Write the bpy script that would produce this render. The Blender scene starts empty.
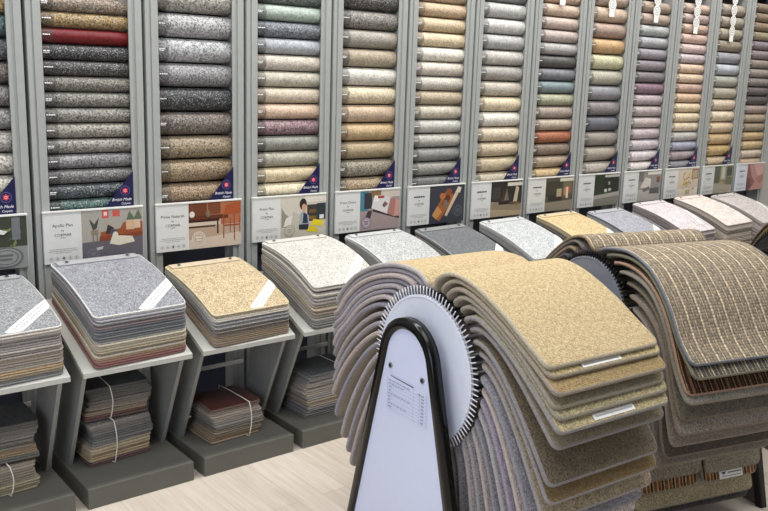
import bpy, bmesh, math, random
from mathutils import Matrix, Vector
random.seed(7)
scene = bpy.context.scene
COL = scene.collection
PI = math.pi

# ------------------------------------------------------------------ helpers
def lin(h, a=1.0):
    h = h.lstrip('#')
    c = [int(h[i:i+2], 16)/255 for i in (0, 2, 4)]
    return tuple([x/12.92 if x <= .04045 else ((x+.055)/1.055)**2.4 for x in c] + [a])

def mul(c, k): return tuple([min(1.0, x*k) for x in c[:3]] + [1.0])
def mixc(a, b, t): return tuple([a[i]*(1-t)+b[i]*t for i in range(3)] + [1.0])

def link(name, mesh, parent=None, color=None, loc=None):
    o = bpy.data.objects.new(name, mesh)
    COL.objects.link(o)
    if parent is not None: o.parent = parent
    if color is not None: o.color = color
    if loc is not None: o.location = loc
    return o

def tag(o, label=None, cat=None, group=None, kind=None):
    if label: o['label'] = label
    if cat: o['category'] = cat
    if group: o['group'] = group
    if kind: o['kind'] = kind
    return o

def thing(name, label, cat, loc=(0, 0, 0), rz=0, group=None):
    o = bpy.data.objects.new(name, None)
    o.empty_display_size = .05
    COL.objects.link(o)
    o.location = loc; o.rotation_euler = (0, 0, rz)
    return tag(o, label, cat, group)

def mesh_of(bm, name, mats, smooth=False):
    me = bpy.data.meshes.new(name)
    bmesh.ops.recalc_face_normals(bm, faces=bm.faces[:])
    bm.to_mesh(me); bm.free()
    for m in (mats if isinstance(mats, (list, tuple)) else [mats]): me.materials.append(m)
    if smooth:
        for p in me.polygons: p.use_smooth = True
    return me

def box(bm, a, b, bev=0.0, mi=0):
    vs = [bm.verts.new((x, y, z)) for x in (a[0], b[0]) for y in (a[1], b[1]) for z in (a[2], b[2])]
    fs = [bm.faces.new([vs[i] for i in f]) for f in ((0,1,3,2),(4,6,7,5),(0,4,5,1),(2,3,7,6),(0,2,6,4),(1,5,7,3))]
    for f in fs: f.material_index = mi
    if bev:
        es = list({e for f in fs for e in f.edges})
        r = bmesh.ops.bevel(bm, geom=es, offset=bev, segments=2, affect='EDGES', profile=.5)
        for f in r['faces']: f.material_index = mi

def prism_x(bm, pts, x0, x1, mi=0):
    """polygon given in (y,z) extruded from x0 to x1"""
    A = [bm.verts.new((x0, y, z)) for y, z in pts]; B = [bm.verts.new((x1, y, z)) for y, z in pts]
    n = len(pts); fs = [bm.faces.new(A), bm.faces.new(B[::-1])]
    for i in range(n): fs.append(bm.faces.new((A[i], A[(i+1) % n], B[(i+1) % n], B[i])))
    for f in fs: f.material_index = mi

def cyl(bm, p0, p1, r, n=12, mi=0, r1=None):
    p0 = Vector(p0); p1 = Vector(p1); d = (p1-p0).normalized()
    a = d.orthogonal().normalized(); b = d.cross(a)
    r1 = r if r1 is None else r1
    A = [bm.verts.new(p0+(a*math.cos(2*PI*i/n)+b*math.sin(2*PI*i/n))*r) for i in range(n)]
    B = [bm.verts.new(p1+(a*math.cos(2*PI*i/n)+b*math.sin(2*PI*i/n))*r1) for i in range(n)]
    fs = [bm.faces.new(A[::-1]), bm.faces.new(B)]
    for i in range(n): fs.append(bm.faces.new((A[i], A[(i+1) % n], B[(i+1) % n], B[i])))
    for f in fs: f.material_index = mi

def tube(bm, pts, r, n=6, closed=False):
    pts = [Vector(p) for p in pts]; N = len(pts); rings = []
    for i, p in enumerate(pts):
        q0 = pts[(i-1) % N] if closed or i > 0 else p
        q1 = pts[(i+1) % N] if closed or i < N-1 else p
        d = (q1-q0).normalized()
        ref = Vector((1, 0, 0)) if abs(d.x) < .9 else Vector((0, 1, 0))
        a = d.cross(ref).normalized(); b = d.cross(a)
        rings.append([bm.verts.new(p+(a*math.cos(2*PI*k/n)+b*math.sin(2*PI*k/n))*r) for k in range(n)])
    for i in range(N if closed else N-1):
        A = rings[i]; B = rings[(i+1) % N]
        for k in range(n): bm.faces.new((A[k], A[(k+1) % n], B[(k+1) % n], B[k]))
    if not closed:
        bm.faces.new(rings[0][::-1]); bm.faces.new(rings[-1])

# ------------------------------------------------------------------ materials
def newmat(name):
    m = bpy.data.materials.new(name); m.use_nodes = True
    nt = m.node_tree; return m, nt, nt.nodes['Principled BSDF']

def noise(nt, vec, scale, detail=2, rough=.5, w=None):
    n = nt.nodes.new('ShaderNodeTexNoise')
    if w is not None:
        n.noise_dimensions = '4D'; nt.links.new(w, n.inputs['W'])
    n.inputs['Scale'].default_value = scale; n.inputs['Detail'].default_value = detail
    n.inputs['Roughness'].default_value = rough
    nt.links.new(vec, n.inputs['Vector']); return n

def ramp(nt, fac, stops, interp='LINEAR'):
    r = nt.nodes.new('ShaderNodeValToRGB'); r.color_ramp.interpolation = interp
    e = r.color_ramp.elements
    while len(e) < len(stops): e.new(.5)
    for k, (p, c) in enumerate(stops):
        e[k].position = p; e[k].color = c if len(c) == 4 else (*c, 1)
    nt.links.new(fac, r.inputs['Fac']); return r

def mixn(nt, a, b, fac, mode='MIX'):
    m = nt.nodes.new('ShaderNodeMix'); m.data_type = 'RGBA'; m.blend_type = mode
    for s, v in ((m.inputs[6], a), (m.inputs[7], b), (m.inputs[0], fac)):
        if hasattr(v, 'is_linked'): nt.links.new(v, s)
        else: s.default_value = v
    return m.outputs[2]

def mathn(nt, op, a, b=None):
    m = nt.nodes.new('ShaderNodeMath'); m.operation = op
    for s, v in ((m.inputs[0], a), (m.inputs[1], b)):
        if v is None: continue
        if hasattr(v, 'is_linked'): nt.links.new(v, s)
        else: s.default_value = v
    return m.outputs[0]

def bump(nt, bs, h, strength, dist):
    b = nt.nodes.new('ShaderNodeBump'); b.inputs['Strength'].default_value = strength
    b.inputs['Distance'].default_value = dist
    nt.links.new(h, b.inputs['Height']); nt.links.new(b.outputs['Normal'], bs.inputs['Normal'])

def plain(name, c, rough=.5, metal=0.0, spec=.5, var=.04, scale=30):
    m, nt, bs = newmat(name)
    tc = nt.nodes.new('ShaderNodeTexCoord')
    n = noise(nt, tc.outputs['Object'], scale, 3)
    r = ramp(nt, n.outputs['Fac'], [(.3, mul(c, 1-var)), (.7, mul(c, 1+var))])
    nt.links.new(r.outputs['Color'], bs.inputs['Base Color'])
    bs.inputs['Roughness'].default_value = rough; bs.inputs['Metallic'].default_value = metal
    bs.inputs['Specular IOR Level'].default_value = spec
    return m

def speckle(name, scale, lo, hi, a, b, rough=.75, spec=.25, bstr=.5, sheen=.15):
    """cut pile: object colour broken into darker and paler tufts"""
    m, nt, bs = newmat(name)
    tc = nt.nodes.new('ShaderNodeTexCoord'); oi = nt.nodes.new('ShaderNodeObjectInfo')
    w = mathn(nt, 'MULTIPLY', oi.outputs['Random'], 37.0)
    n = noise(nt, tc.outputs['Object'], scale, 2.5, .65, w)
    r = ramp(nt, n.outputs['Fac'], [(lo, (a, a, a, 1)), (.5, (1, 1, 1, 1)), (hi, (b, b, b, 1))])
    c = mixn(nt, oi.outputs['Color'], r.outputs['Color'], 1.0, 'MULTIPLY')
    n2 = noise(nt, tc.outputs['Object'], 25, 2, .5, w)
    r2 = ramp(nt, n2.outputs['Fac'], [(.3, (.88, .88, .88, 1)), (.7, (1.08, 1.08, 1.08, 1))])
    c = mixn(nt, c, r2.outputs['Color'], 1.0, 'MULTIPLY')
    nt.links.new(c, bs.inputs['Base Color'])
    bs.inputs['Roughness'].default_value = rough; bs.inputs['Specular IOR Level'].default_value = spec
    bs.inputs['Sheen Weight'].default_value = sheen
    bump(nt, bs, n.outputs['Fac'], bstr, .003)
    return m

def salt_pepper(name, scale):
    m, nt, bs = newmat(name)
    tc = nt.nodes.new('ShaderNodeTexCoord'); oi = nt.nodes.new('ShaderNodeObjectInfo')
    w = mathn(nt, 'MULTIPLY', oi.outputs['Random'], 37.0)
    n = noise(nt, tc.outputs['Object'], scale, 2, .6, w)
    n2 = noise(nt, tc.outputs['Object'], scale*1.35, 2, .6, mathn(nt, 'ADD', w, 11.0))
    r = ramp(nt, n.outputs['Fac'], [(.36, (.30, .30, .30, 1)), (.52, (1, 1, 1, 1)), (.66, (1.5, 1.5, 1.5, 1))])
    c = mixn(nt, oi.outputs['Color'], r.outputs['Color'], 1.0, 'MULTIPLY')
    f = ramp(nt, n2.outputs['Fac'], [(.53, (0, 0, 0, 1)), (.68, (.55, .55, .55, 1))])
    c = mixn(nt, c, (.62, .61, .59, 1), f.outputs['Color'])
    nt.links.new(c, bs.inputs['Base Color'])
    bs.inputs['Roughness'].default_value = .5; bs.inputs['Specular IOR Level'].default_value = .35
    bump(nt, bs, n.outputs['Fac'], .6, .003)
    return m
M_ROLL = salt_pepper('speckled_roll_pile', 135)
M_ROLL_SOFT = speckle('soft_roll_pile', 135, .34, .66, .66, 1.3, rough=.5, spec=.35, bstr=.4, sheen=0)
M_PILE = speckle('cut_pile', 190, .35, .65, .5, 1.55, rough=.9, spec=.1, bstr=.5)

def loop_pile(name, nx, ny, a=.6):
    m, nt, bs = newmat(name)
    tc = nt.nodes.new('ShaderNodeTexCoord'); oi = nt.nodes.new('ShaderNodeObjectInfo')
    mp = nt.nodes.new('ShaderNodeMapping'); mp.inputs['Scale'].default_value = (nx, ny, 1)
    nt.links.new(tc.outputs['UV'], mp.inputs['Vector'])
    v = nt.nodes.new('ShaderNodeTexVoronoi'); v.inputs['Scale'].default_value = 1; v.inputs['Randomness'].default_value = .45
    nt.links.new(mp.outputs['Vector'], v.inputs['Vector'])
    r = ramp(nt, v.outputs['Distance'], [(.25, (1.12, 1.12, 1.1, 1)), (.75, (a, a*.95, a*.88, 1))])
    n = noise(nt, mp.outputs['Vector'], .45, 2)
    r2 = ramp(nt, n.outputs['Fac'], [(.35, (.86, .85, .82, 1)), (.65, (1.1, 1.1, 1.1, 1))])
    c = mixn(nt, oi.outputs['Color'], r.outputs['Color'], 1.0, 'MULTIPLY')
    c = mixn(nt, c, r2.outputs['Color'], 1.0, 'MULTIPLY')
    nt.links.new(c, bs.inputs['Base Color']); bs.inputs['Roughness'].default_value = .9
    bs.inputs['Specular IOR Level'].default_value = .1
    h = mathn(nt, 'SUBTRACT', 1.0, v.outputs['Distance'])
    bump(nt, bs, h, .6, .003)
    return m
M_LOOP = loop_pile('loop_pile', 190, 190)

def stripe_pile(name, stops, period, loops, dark=.55):
    """stripes running along the length of the sample, each row broken into loops"""
    m, nt, bs = newmat(name)
    tc = nt.nodes.new('ShaderNodeTexCoord'); sep = nt.nodes.new('ShaderNodeSeparateXYZ')
    nt.links.new(tc.outputs['UV'], sep.inputs[0])
    fr = mathn(nt, 'FRACT', mathn(nt, 'MULTIPLY', sep.outputs['X'], 1/period))
    r = ramp(nt, fr, stops, 'CONSTANT')
    mp = nt.nodes.new('ShaderNodeMapping'); mp.inputs['Scale'].default_value = (loops, loops*.62, 1)
    nt.links.new(tc.outputs['UV'], mp.inputs['Vector'])
    v = nt.nodes.new('ShaderNodeTexVoronoi'); v.inputs['Scale'].default_value = 1; v.inputs['Randomness'].default_value = .35
    nt.links.new(mp.outputs['Vector'], v.inputs['Vector'])
    rr = ramp(nt, v.outputs['Distance'], [(.2, (1.15, 1.15, 1.15, 1)), (.8, (dark, dark, dark, 1))])
    rc = ramp(nt, v.outputs['Color'], [(.2, (.72, .72, .74, 1)), (.8, (1.2, 1.18, 1.12, 1))])
    c = mixn(nt, r.outputs['Color'], rr.outputs['Color'], 1.0, 'MULTIPLY')
    c = mixn(nt, c, rc.outputs['Color'], 1.0, 'MULTIPLY')
    nt.links.new(c, bs.inputs['Base Color']); bs.inputs['Roughness'].default_value = .9
    bs.inputs['Specular IOR Level'].default_value = .1
    h = mathn(nt, 'SUBTRACT', 1.0, v.outputs['Distance']); bump(nt, bs, h, .7, .004)
    return m
M_STRIPE = stripe_pile('striped_loop_pile', [(0, lin('c8ba9e')), (.14, lin('8a7f72')), (.3, lin('978b7a')), (.42, lin('80776c')),
                       (.52, lin('b3a486')), (.6, lin('877c70')), (.74, lin('968a78')), (.88, lin('7d746a'))], .056, 150)
M_STRIPE_RED = stripe_pile('red_striped_pile', [(0, lin('8a7258')), (.15, lin('4a2a24')), (.3, lin('6b5a4a')), (.4, lin('331f1e')),
                           (.55, lin('9a8868')), (.65, lin('5c2f28')), (.8, lin('40302a')), (.9, lin('75604a'))], .05, 190)
M_STRIPE_GREY = stripe_pile('grey_striped_pile', [(0, lin('b3a990')), (.12, lin('5d5a55')), (.4, lin('8d8678')), (.5, lin('57534f')),
                            (.75, lin('a0967f')), (.85, lin('635e58'))], .05, 175)
M_STRIPE_RUST = stripe_pile('rust_striped_pile', [(0, lin('c8b48e')), (.1, lin('7c5034')), (.3, lin('a38c68')), (.42, lin('54392c')),
                            (.6, lin('c0a778')), (.7, lin('6c5a4c')), (.88, lin('93582f'))], .05, 190)

def attr_mat(name, prop, bstr=.4, rough=.9, scale=260, a=.75, b=1.2):
    m, nt, bs = newmat(name)
    tc = nt.nodes.new('ShaderNodeTexCoord')
    at = nt.nodes.new('ShaderNodeAttribute'); at.attribute_type = 'OBJECT'; at.attribute_name = prop
    n = noise(nt, tc.outputs['Object'], scale, 2, .6)
    r = ramp(nt, n.outputs['Fac'], [(.33, (a, a, a, 1)), (.67, (b, b, b, 1))])
    c = mixn(nt, at.outputs['Color'], r.outputs['Color'], 1.0, 'MULTIPLY')
    nt.links.new(c, bs.inputs['Base Color']); bs.inputs['Roughness'].default_value = rough
    bs.inputs['Specular IOR Level'].default_value = .1
    bump(nt, bs, n.outputs['Fac'], bstr, .003)
    return m
M_BIND = attr_mat('whipped_binding', 'binding_colour')
M_BACK = plain('carpet_backing', lin('a79d8c'), .95, spec=.1, var=.12, scale=200)

def print_mat(name, rough=.35):
    m, nt, bs = newmat(name)
    at = nt.nodes.new('ShaderNodeAttribute'); at.attribute_name = 'ink'
    tc = nt.nodes.new('ShaderNodeTexCoord'); n = noise(nt, tc.outputs['Object'], 160, 3)
    r = ramp(nt, n.outputs['Fac'], [(.3, (.9, .9, .9, 1)), (.7, (1.06, 1.06, 1.06, 1))])
    nt.links.new(mixn(nt, at.outputs['Color'], r.outputs['Color'], 1.0, 'MULTIPLY'), bs.inputs['Base Color'])
    bs.inputs['Roughness'].default_value = rough
    return m
M_PRINT = print_mat('printed_ink')
M_POST = plain('grey_powder_coat', lin('9fa2a0'), .4, .0, .5, .03)
M_POST_IN = plain('post_inner_face', lin('9b9a92'), .45, .0, .5, .04)
M_GAP = plain('gap_shade', lin('1d1e20'), .8)
M_KICK = plain('dark_blue_grey_panel', lin('414556'), .45, var=.1, scale=6)
M_RACKBACK = plain('rack_back', lin('2b2724'), .9)
M_RAIL = plain('white_sign_rail', lin('e4e4e0'), .3)
M_CARD = plain('sign_card', lin('d3d4d2'), .4, var=.02)
M_CARD_BLUE = plain('bluish_sign_card', lin('d3d9e2'), .4, var=.02)
M_NAVY = plain('navy_card', lin('191a45'), .35, var=.08)
M_TEXT = plain('dark_print', lin('3a3b3f'), .5)
M_TEXT_PALE = plain('pale_print', lin('a3a5a8'), .5)
M_TABLE = plain('table_ink', lin('8488a4'), .5)
M_TEXT_WHITE = plain('white_print', lin('f0f0f4'), .5)
M_PINK = plain('emblem_red', lin('d2404e'), .5)
M_RING = plain('emblem_ring', lin('5a5c96'), .5)
M_PLINTH = plain('plinth_grey', lin('5f5f59'), .5, var=.05, scale=12)
M_SHELF = plain('shelf_grey', lin('bdbdb7'), .4, var=.03)
M_LEG = plain('support_panel_grey', lin('8b8d8a'), .4, var=.04)
M_METAL = plain('screw_steel', lin('9b9b9b'), .3, .9)
M_BAR = attr_mat('clear_binder_bar', 'binding_colour', .05, .3, 120, .92, 1.06)
M_LABEL = plain('white_label', lin('efeeea'), .4, var=.02)
M_STRING = plain('white_string', lin('ece9e2'), .6)
M_WHITE = plain('white_lacquer', lin('d4dcf6'), .3, var=.01)  # cold bluish reflections put into the white base colour
M_DISC = plain('white_wheel_plastic', lin('dfe4f3'), .35, var=.02)
M_BLACK = plain('black_gloss_trim', lin('060607'), .22, .0, .35)
M_BLACKP = plain('black_plastic', lin('1b1c20'), .4)
M_GREYDISC = plain('grey_wheel_plastic', lin('858993'), .4, var=.04)
M_SHADOWPANEL = plain('shadow_brown_panel', lin('4d4640'), .4)  # side panels coloured dark to stand in for shadow on the floor
M_TINE_W = plain('white_tine_plastic', lin('dcdfe8'), .4)
M_WALL = plain('wall_paint', lin('b9b9b5'), .8, var=.03, scale=3)
M_CEIL = plain('ceiling_paint', lin('dcdcd8'), .9, var=.02, scale=3)
M_LAMP, _nt, _bs = newmat('lamp_diffuser')
_bs.inputs['Base Color'].default_value = (.9, .9, .88, 1)
_bs.inputs['Emission Color'].default_value = (1, .96, .9, 1); _bs.inputs['Emission Strength'].default_value = 2.0

# clear film carrying the printed name on every roll
M_FILM, _nt, _bs = newmat('clear_label_film')
_tc = _nt.nodes.new('ShaderNodeTexCoord'); _n = noise(_nt, _tc.outputs['Object'], 60)
_r = ramp(_nt, _n.outputs['Fac'], [(.3, (.05, .048, .045, 1)), (.7, (.09, .085, .08, 1))])
_nt.links.new(_r.outputs['Color'], _bs.inputs['Base Color'])
_bs.inputs['Alpha'].default_value = .34; _bs.inputs['Roughness'].default_value = .35

# wood-plank floor
def floor_mat():
    m, nt, bs = newmat('pale_oak_planks')
    tc = nt.nodes.new('ShaderNodeTexCoord')
    mp = nt.nodes.new('ShaderNodeMapping'); mp.inputs['Rotation'].default_value = (0, 0, PI/2)
    nt.links.new(tc.outputs['Object'], mp.inputs['Vector'])
    br = nt.nodes.new('ShaderNodeTexBrick'); br.inputs['Scale'].default_value = 1
    br.inputs['Brick Width'].default_value = .9; br.inputs['Row Height'].default_value = .11
    br.inputs['Mortar Size'].default_value = .0012
    br.inputs['Color1'].default_value = lin('d6ccc1'); br.inputs['Color2'].default_value = lin('c9beb2')
    br.inputs['Mortar'].default_value = lin('b5aa9c')
    nt.links.new(mp.outputs['Vector'], br.inputs['Vector'])
    mp2 = nt.nodes.new('ShaderNodeMapping'); mp2.inputs['Scale'].default_value = (60, 4, 1)
    nt.links.new(tc.outputs['Object'], mp2.inputs['Vector'])
    n = noise(nt, mp2.outputs['Vector'], 1.0, 4, .6)
    r = ramp(nt, n.outputs['Fac'], [(.3, (.86, .85, .83, 1)), (.7, (1.08, 1.08, 1.07, 1))])
    c = mixn(nt, br.outputs['Color'], r.outputs['Color'], 1.0, 'MULTIPLY')
    nt.links.new(c, bs.inputs['Base Color']); bs.inputs['Roughness'].default_value = .38
    return m
M_FLOOR = floor_mat()

# ------------------------------------------------------------------ room shell
def slab(name, a, b, m):
    bm = bmesh.new(); box(bm, a, b)
    return tag(link(name, mesh_of(bm, name, m)), kind='structure')
slab('floor', (-2.5, -5.5, -.1), (8.5, .35, 0), M_FLOOR)
slab('wall_back', (-2.5, .2, 0), (8.5, .35, 3.6), M_WALL)
slab('ceiling', (-2.5, -5.5, 3.6), (8.5, .35, 3.7), M_CEIL)
slab('wall_right', (8.4, -5.5, 0), (8.5, .2, 3.6), M_WALL)

# ------------------------------------------------------------------ rack of rolls
W = .47                               # pitch of the bays
PIC = ['green plants', 'an orange sofa', 'a console table', 'a boy with yellow book', 'a white bed', 'a chopping board',
       'a dark dining room', 'dim brown furniture', 'a dark green bench', 'a grey sitting room', 'dried yellow flowers',
       'a pale green room', 'a pink blanket']
ORD = ['lowest', 'second', 'third', 'fourth', 'fifth', 'sixth', 'seventh', 'eighth', 'ninth', 'tenth', 'eleventh', 'twelfth',
       'thirteenth', 'fourteenth', 'fifteenth', 'sixteenth', 'seventeenth', 'eighteenth', 'nineteenth', 'twentieth', 'twenty-first', 'twenty-second']
# per bay: highest boundary between rolls, pitch, colours from the top down
ROLLS = [
 (1.785, .0853, 'b59a5a 47666d 55585f 6b625e 7d7a77 969693 b3b0a9 cbc8bf d2cdbf d6d1c4'),
 (1.809, .0608, '8d7c6a a0844e 6e0e15 3a3b40 484747 7b766d 827f79 8b8982 9d978c 97948c 87868a 7b797a 465158 466663'),
 (1.839, .1026, 'a39f98 b0b1b3 b7b9bd 929296 3b3e43 776c64 9c8a6b 9f8764 a08262'),
 (1.909, .0738, '56605e a3b3a8 69717b a3a8ae c3bbae bab4a5 c8baa6 cfb39a 8a6c72 8c8c83 a5a191 ccba97 d9cdae'),
 (1.918, .0908, '474543 7d7a74 9d978d a69983 cdc9c0 d1c2a5 c1aa8f bea278 a69374 8d8470 9e8866'),
 (1.991, .0753, 'bda283 c6a883 ccb48e d8c39a dcd7c7 cec2b4 c4beb0 b4a284 c1b9a4 c0bfb6 b5b0a6 8a8a88 93918a 6c6d6c'),
 (2.028, .0855, '858a8b b2b4b1 c9c7c2 afb0b0 bbb6ae a39e98 bdb3a4 d8c7a3 dcd7c9 d4c3a5 c8b493 c1af8b b8ac92'),
 (2.057, .0742, 'c2a68a c4aa93 bda89b b6a6a0 a9a5a4 565450 787982 7a8e93 a6a888 a69688 b6a490 ae6237 8b7867 a99378 c8a973'),
 (2.075, .0960, 'b8a291 c5aa8f a98e7e c69c64 c4c098 aeab96 8d8d95 8a8282 686a74 968c82 a79a8a b0a49a'),
 (2.068, .0746, 'a6927f b09a8b a7abab a4a5ab 968f98 888088 7e767c 8d6d7e b1a1a6 b2a4a2 beaeac bfb0b2 c8bcc3 cec5c7 d5ccc8'),
 (2.098, .0672, 'c3a795 b49f99 c6a58f d1ae9f ccb2ad beafb3 d8b899 d9be9e c39f8d d8b38d e1ca9f e2cea5 dbc8a7 b8b8b1 a1a3bc a49499 898991'),
 (2.113, .0840, 'a79989 a49a87 a79a83 998c77 9b99a3 b6bbc6 a8a99b b7ab97 d8c5a7 e1ceae d8be99 c8a973 c3a260 c8af89'),
 (2.166, .0682, '8a7560 8e7961 907961 9b8d6d 8d7f87 938387 998b81 9d9189 8d857f 6e6767 5d5959 af998f b29f82 a79379 c8aa73 ceb17d d2bea7 c8ab8d'),
]
def colour_word(h):
    r, g, b = [int(h[i:i+2], 16) for i in (0, 2, 4)]
    mx, mn = max(r, g, b), min(r, g, b); v = (r+g+b)/3; s = (mx-mn)/max(mx, 1)
    tone = 'dark ' if v < 95 else ('pale ' if v > 185 else ('light ' if v > 160 else ''))
    if s < .09: return ('charcoal' if v < 80 else tone+'grey')
    if r >= g >= b:
        if s > .65 and g < 60: return 'dark red'
        if s > .6: return 'rust brown'
        if s > .38: return 'golden' if v > 110 else 'brown'
        if s > .2: return tone+('beige' if v > 120 else 'brown')
        return tone+('cream grey' if v > 165 else 'taupe')
    if r >= b > g: return tone+('mauve' if s > .15 else 'pinkish grey')
    if b >= r: return tone+('slate blue' if v < 150 else 'bluish grey') if not g > b else tone+'teal'
    if g >= b and g >= r: return tone+('teal' if b > r+8 else 'green')
    return tone+'grey'

TOP = 2.34
OPL, OPR = .034, .376
def bay_mesh_posts(side):
    bm = bmesh.new()
    if side == 'l':
        box(bm, (-.0225, 0, 0), (-.004, .14, TOP), .0015)
        box(bm, (-.0045, .006, 0), (.0035, .14, TOP), .001)
        box(bm, (.003, .001, 0), (.0335, .008, TOP), .0012); box(bm, (.003, .007, 0), (.012, .14, TOP))
    else:
        box(bm, (.3765, .001, 0), (.392, .008, TOP), .0012); box(bm, (.3885, .007, 0), (.392, .14, TOP))
        box(bm, (.3915, .006, 0), (.404, .14, TOP), .001)
        box(bm, (.4035, 0, 0), (.4325, .14, TOP), .0015)
    return mesh_of(bm, 'post', M_POST)
ME_PL, ME_PR = bay_mesh_posts('l'), bay_mesh_posts('r')
bm = bmesh.new(); box(bm, (.012, .125, .845), (.3885, .14, TOP)); ME_RB = mesh_of(bm, 'rack_back', M_RACKBACK)
bm = bmesh.new(); box(bm, (.012, .105, 0), (.3885, .124, .84)); ME_KICK = mesh_of(bm, 'kick', M_KICK)
bm = bmesh.new(); box(bm, (.4325, .09, 0), (.4475, .14, TOP)); ME_GAP_SHADE = mesh_of(bm, 'shade_strip', M_GAP)  # near-black strip painting the shade in the gap between bays
bm = bmesh.new(); box(bm, (.012, .0085, TOP-.04), (.3885, .14, TOP)); ME_HEAD = mesh_of(bm, 'head', M_POST)
bm = bmesh.new(); box(bm, (-.002, -.016, 1.034), (.412, -.0005, 1.041), .001); ME_RAIL = mesh_of(bm, 'rail', M_RAIL)
BAYMESH = (('post', ME_PL), ('post', ME_PR), ('back_board', ME_RB), ('kick_panel', ME_KICK), ('gap_shade_strip', ME_GAP_SHADE),
           ('top_rail', ME_HEAD), ('sign_rail', ME_RAIL))

def roll_mesh(r, mat):
    bm = bmesh.new(); n = 28
    L = .3875-.013
    prof = [(-L/2, r*.94), (-L/2+.002, r), (-L/6, r), (L/6, r), (L/2-.002, r), (L/2, r*.94)]
    rings = [[bm.verts.new((x, -rr*math.cos(2*PI*k/n), rr*math.sin(2*PI*k/n))) for k in range(n)] for x, rr in prof]
    for A, B in zip(rings, rings[1:]):
        for k in range(n): bm.faces.new((A[k], A[(k+1) % n], B[(k+1) % n], B[k]))
    bm.faces.new(rings[0]); bm.faces.new(rings[-1])
    return mesh_of(bm, 'carpet_roll', mat, True)
def film_mesh(r):
    bm = bmesh.new(); n = 10; rr = r+.0006
    x0, x1 = -.184, -.116
    a = [(-80+160*k/n)*PI/180 for k in range(n+1)]
    A = [bm.verts.new((x0, -rr*math.cos(t), rr*math.sin(t))) for t in a]
    B = [bm.verts.new((x1, -rr*math.cos(t), rr*math.sin(t))) for t in a]
    for k in range(n): bm.faces.new((A[k], B[k], B[k+1], A[k+1]))
    return mesh_of(bm, 'film', M_FILM, True)
def rolltext_mesh(r, lines):
    bm = bmesh.new(); rr = r+.0012
    x0 = -.161
    for j, (w) in enumerate(lines):
        t = .02-.0062*j/r
        segs = 4; xx = x0
        for k in range(segs):                       # words as short printed dashes
            ww = w/segs*random.uniform(.6, 1.0)
            vs = [bm.verts.new((x, -rr*math.cos(tt), rr*math.sin(tt))) for x, tt in
                  ((xx, t), (xx+ww, t), (xx+ww, t+.0036/r), (xx, t+.0036/r))]
            bm.faces.new(vs); xx += w/segs
    return mesh_of(bm, 'print', M_TEXT_WHITE)

for b, (z0, p, cols) in enumerate(ROLLS):
    X = b*W
    bay = thing('display_bay', f'tall grey rack bay holding carpet rolls over the sign showing {PIC[b]}', 'display rack', (X, 0, 0),
                group='rack bays along the wall')
    for nm, me in BAYMESH: link(nm, me, bay)
    cols = cols.split(); n = len(cols); r = p*.478
    dark_bay = b in (0, 1, 2)
    me_s, me_p = roll_mesh(r, M_ROLL if b < 5 else M_ROLL_SOFT), None
    me_soft = roll_mesh(r, M_ROLL_SOFT)
    fm = film_mesh(r); tms = [rolltext_mesh(r, l) for l in ((.03,), (.026, .022), (.036,))]
    for k, h in enumerate(cols):
        zc = z0 + p/2 - k*p
        up = n-1-k
        c = lin(h); g_ = (c[0]*.3+c[1]*.5+c[2]*.2)
        c = mixc(c, (g_, g_, g_), .12 if b < 5 else .24)
        strong = h not in ('6e0e15',) and (b in (0, 1, 2) or (b in (3, 4) and sum(c[:3]) < .75))
        c = mul(c, .80 if strong and b < 3 else .98)
        o = link('carpet_roll', me_s if strong else me_soft, None, c,
                 (X+.20025, .0092+r, zc))
        lab = f'{colour_word(h)} carpet roll, {ORD[up]+" up from" if up else "lowest, just above"} the sign showing {PIC[b]}'
        tag(o, lab, 'carpet roll', 'carpet rolls in the wall rack')
        f = link('label_film', fm, o); link('label_print', tms[(k*7+b) % 3], f)

# ---- text
def text_mesh(body, size, mat, shear=0.0, align='CENTER', bold=0.0):
    cu = bpy.data.curves.new('txt', 'FONT'); cu.body = body; cu.size = size; cu.shear = shear
    cu.align_x = align; cu.align_y = 'CENTER'; cu.resolution_u = 2; cu.offset = bold
    ob = bpy.data.objects.new('txt', cu); COL.objects.link(ob)
    dg = bpy.context.evaluated_depsgraph_get()
    me = bpy.data.meshes.new_from_object(ob.evaluated_get(dg))
    bpy.data.objects.remove(ob); me.materials.clear(); me.materials.append(mat)
    return me
def join_meshes(items, mats, name):
    """items: (mesh, Matrix, material index)"""
    bm = bmesh.new()
    for me, mx, mi in items:
        n0 = len(bm.verts); nf = len(bm.faces)
        bm.from_mesh(me); bm.verts.ensure_lookup_table(); bm.faces.ensure_lookup_table()
        for v in bm.verts[n0:]: v.co = mx @ v.co
        for f in bm.faces[nf:]: f.material_index = mi
    me = bpy.data.meshes.new(name); bm.to_mesh(me); bm.free()
    for m in mats: me.materials.append(m)
    return me
UP = Matrix(((1, 0, 0, 0), (0, 0, -1, 0), (0, 1, 0, 0), (0, 0, 0, 1)))      # xy text -> xz wall plane facing -y
def at(x, y, z): return Matrix.Translation((x, y, z)) @ UP

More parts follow.
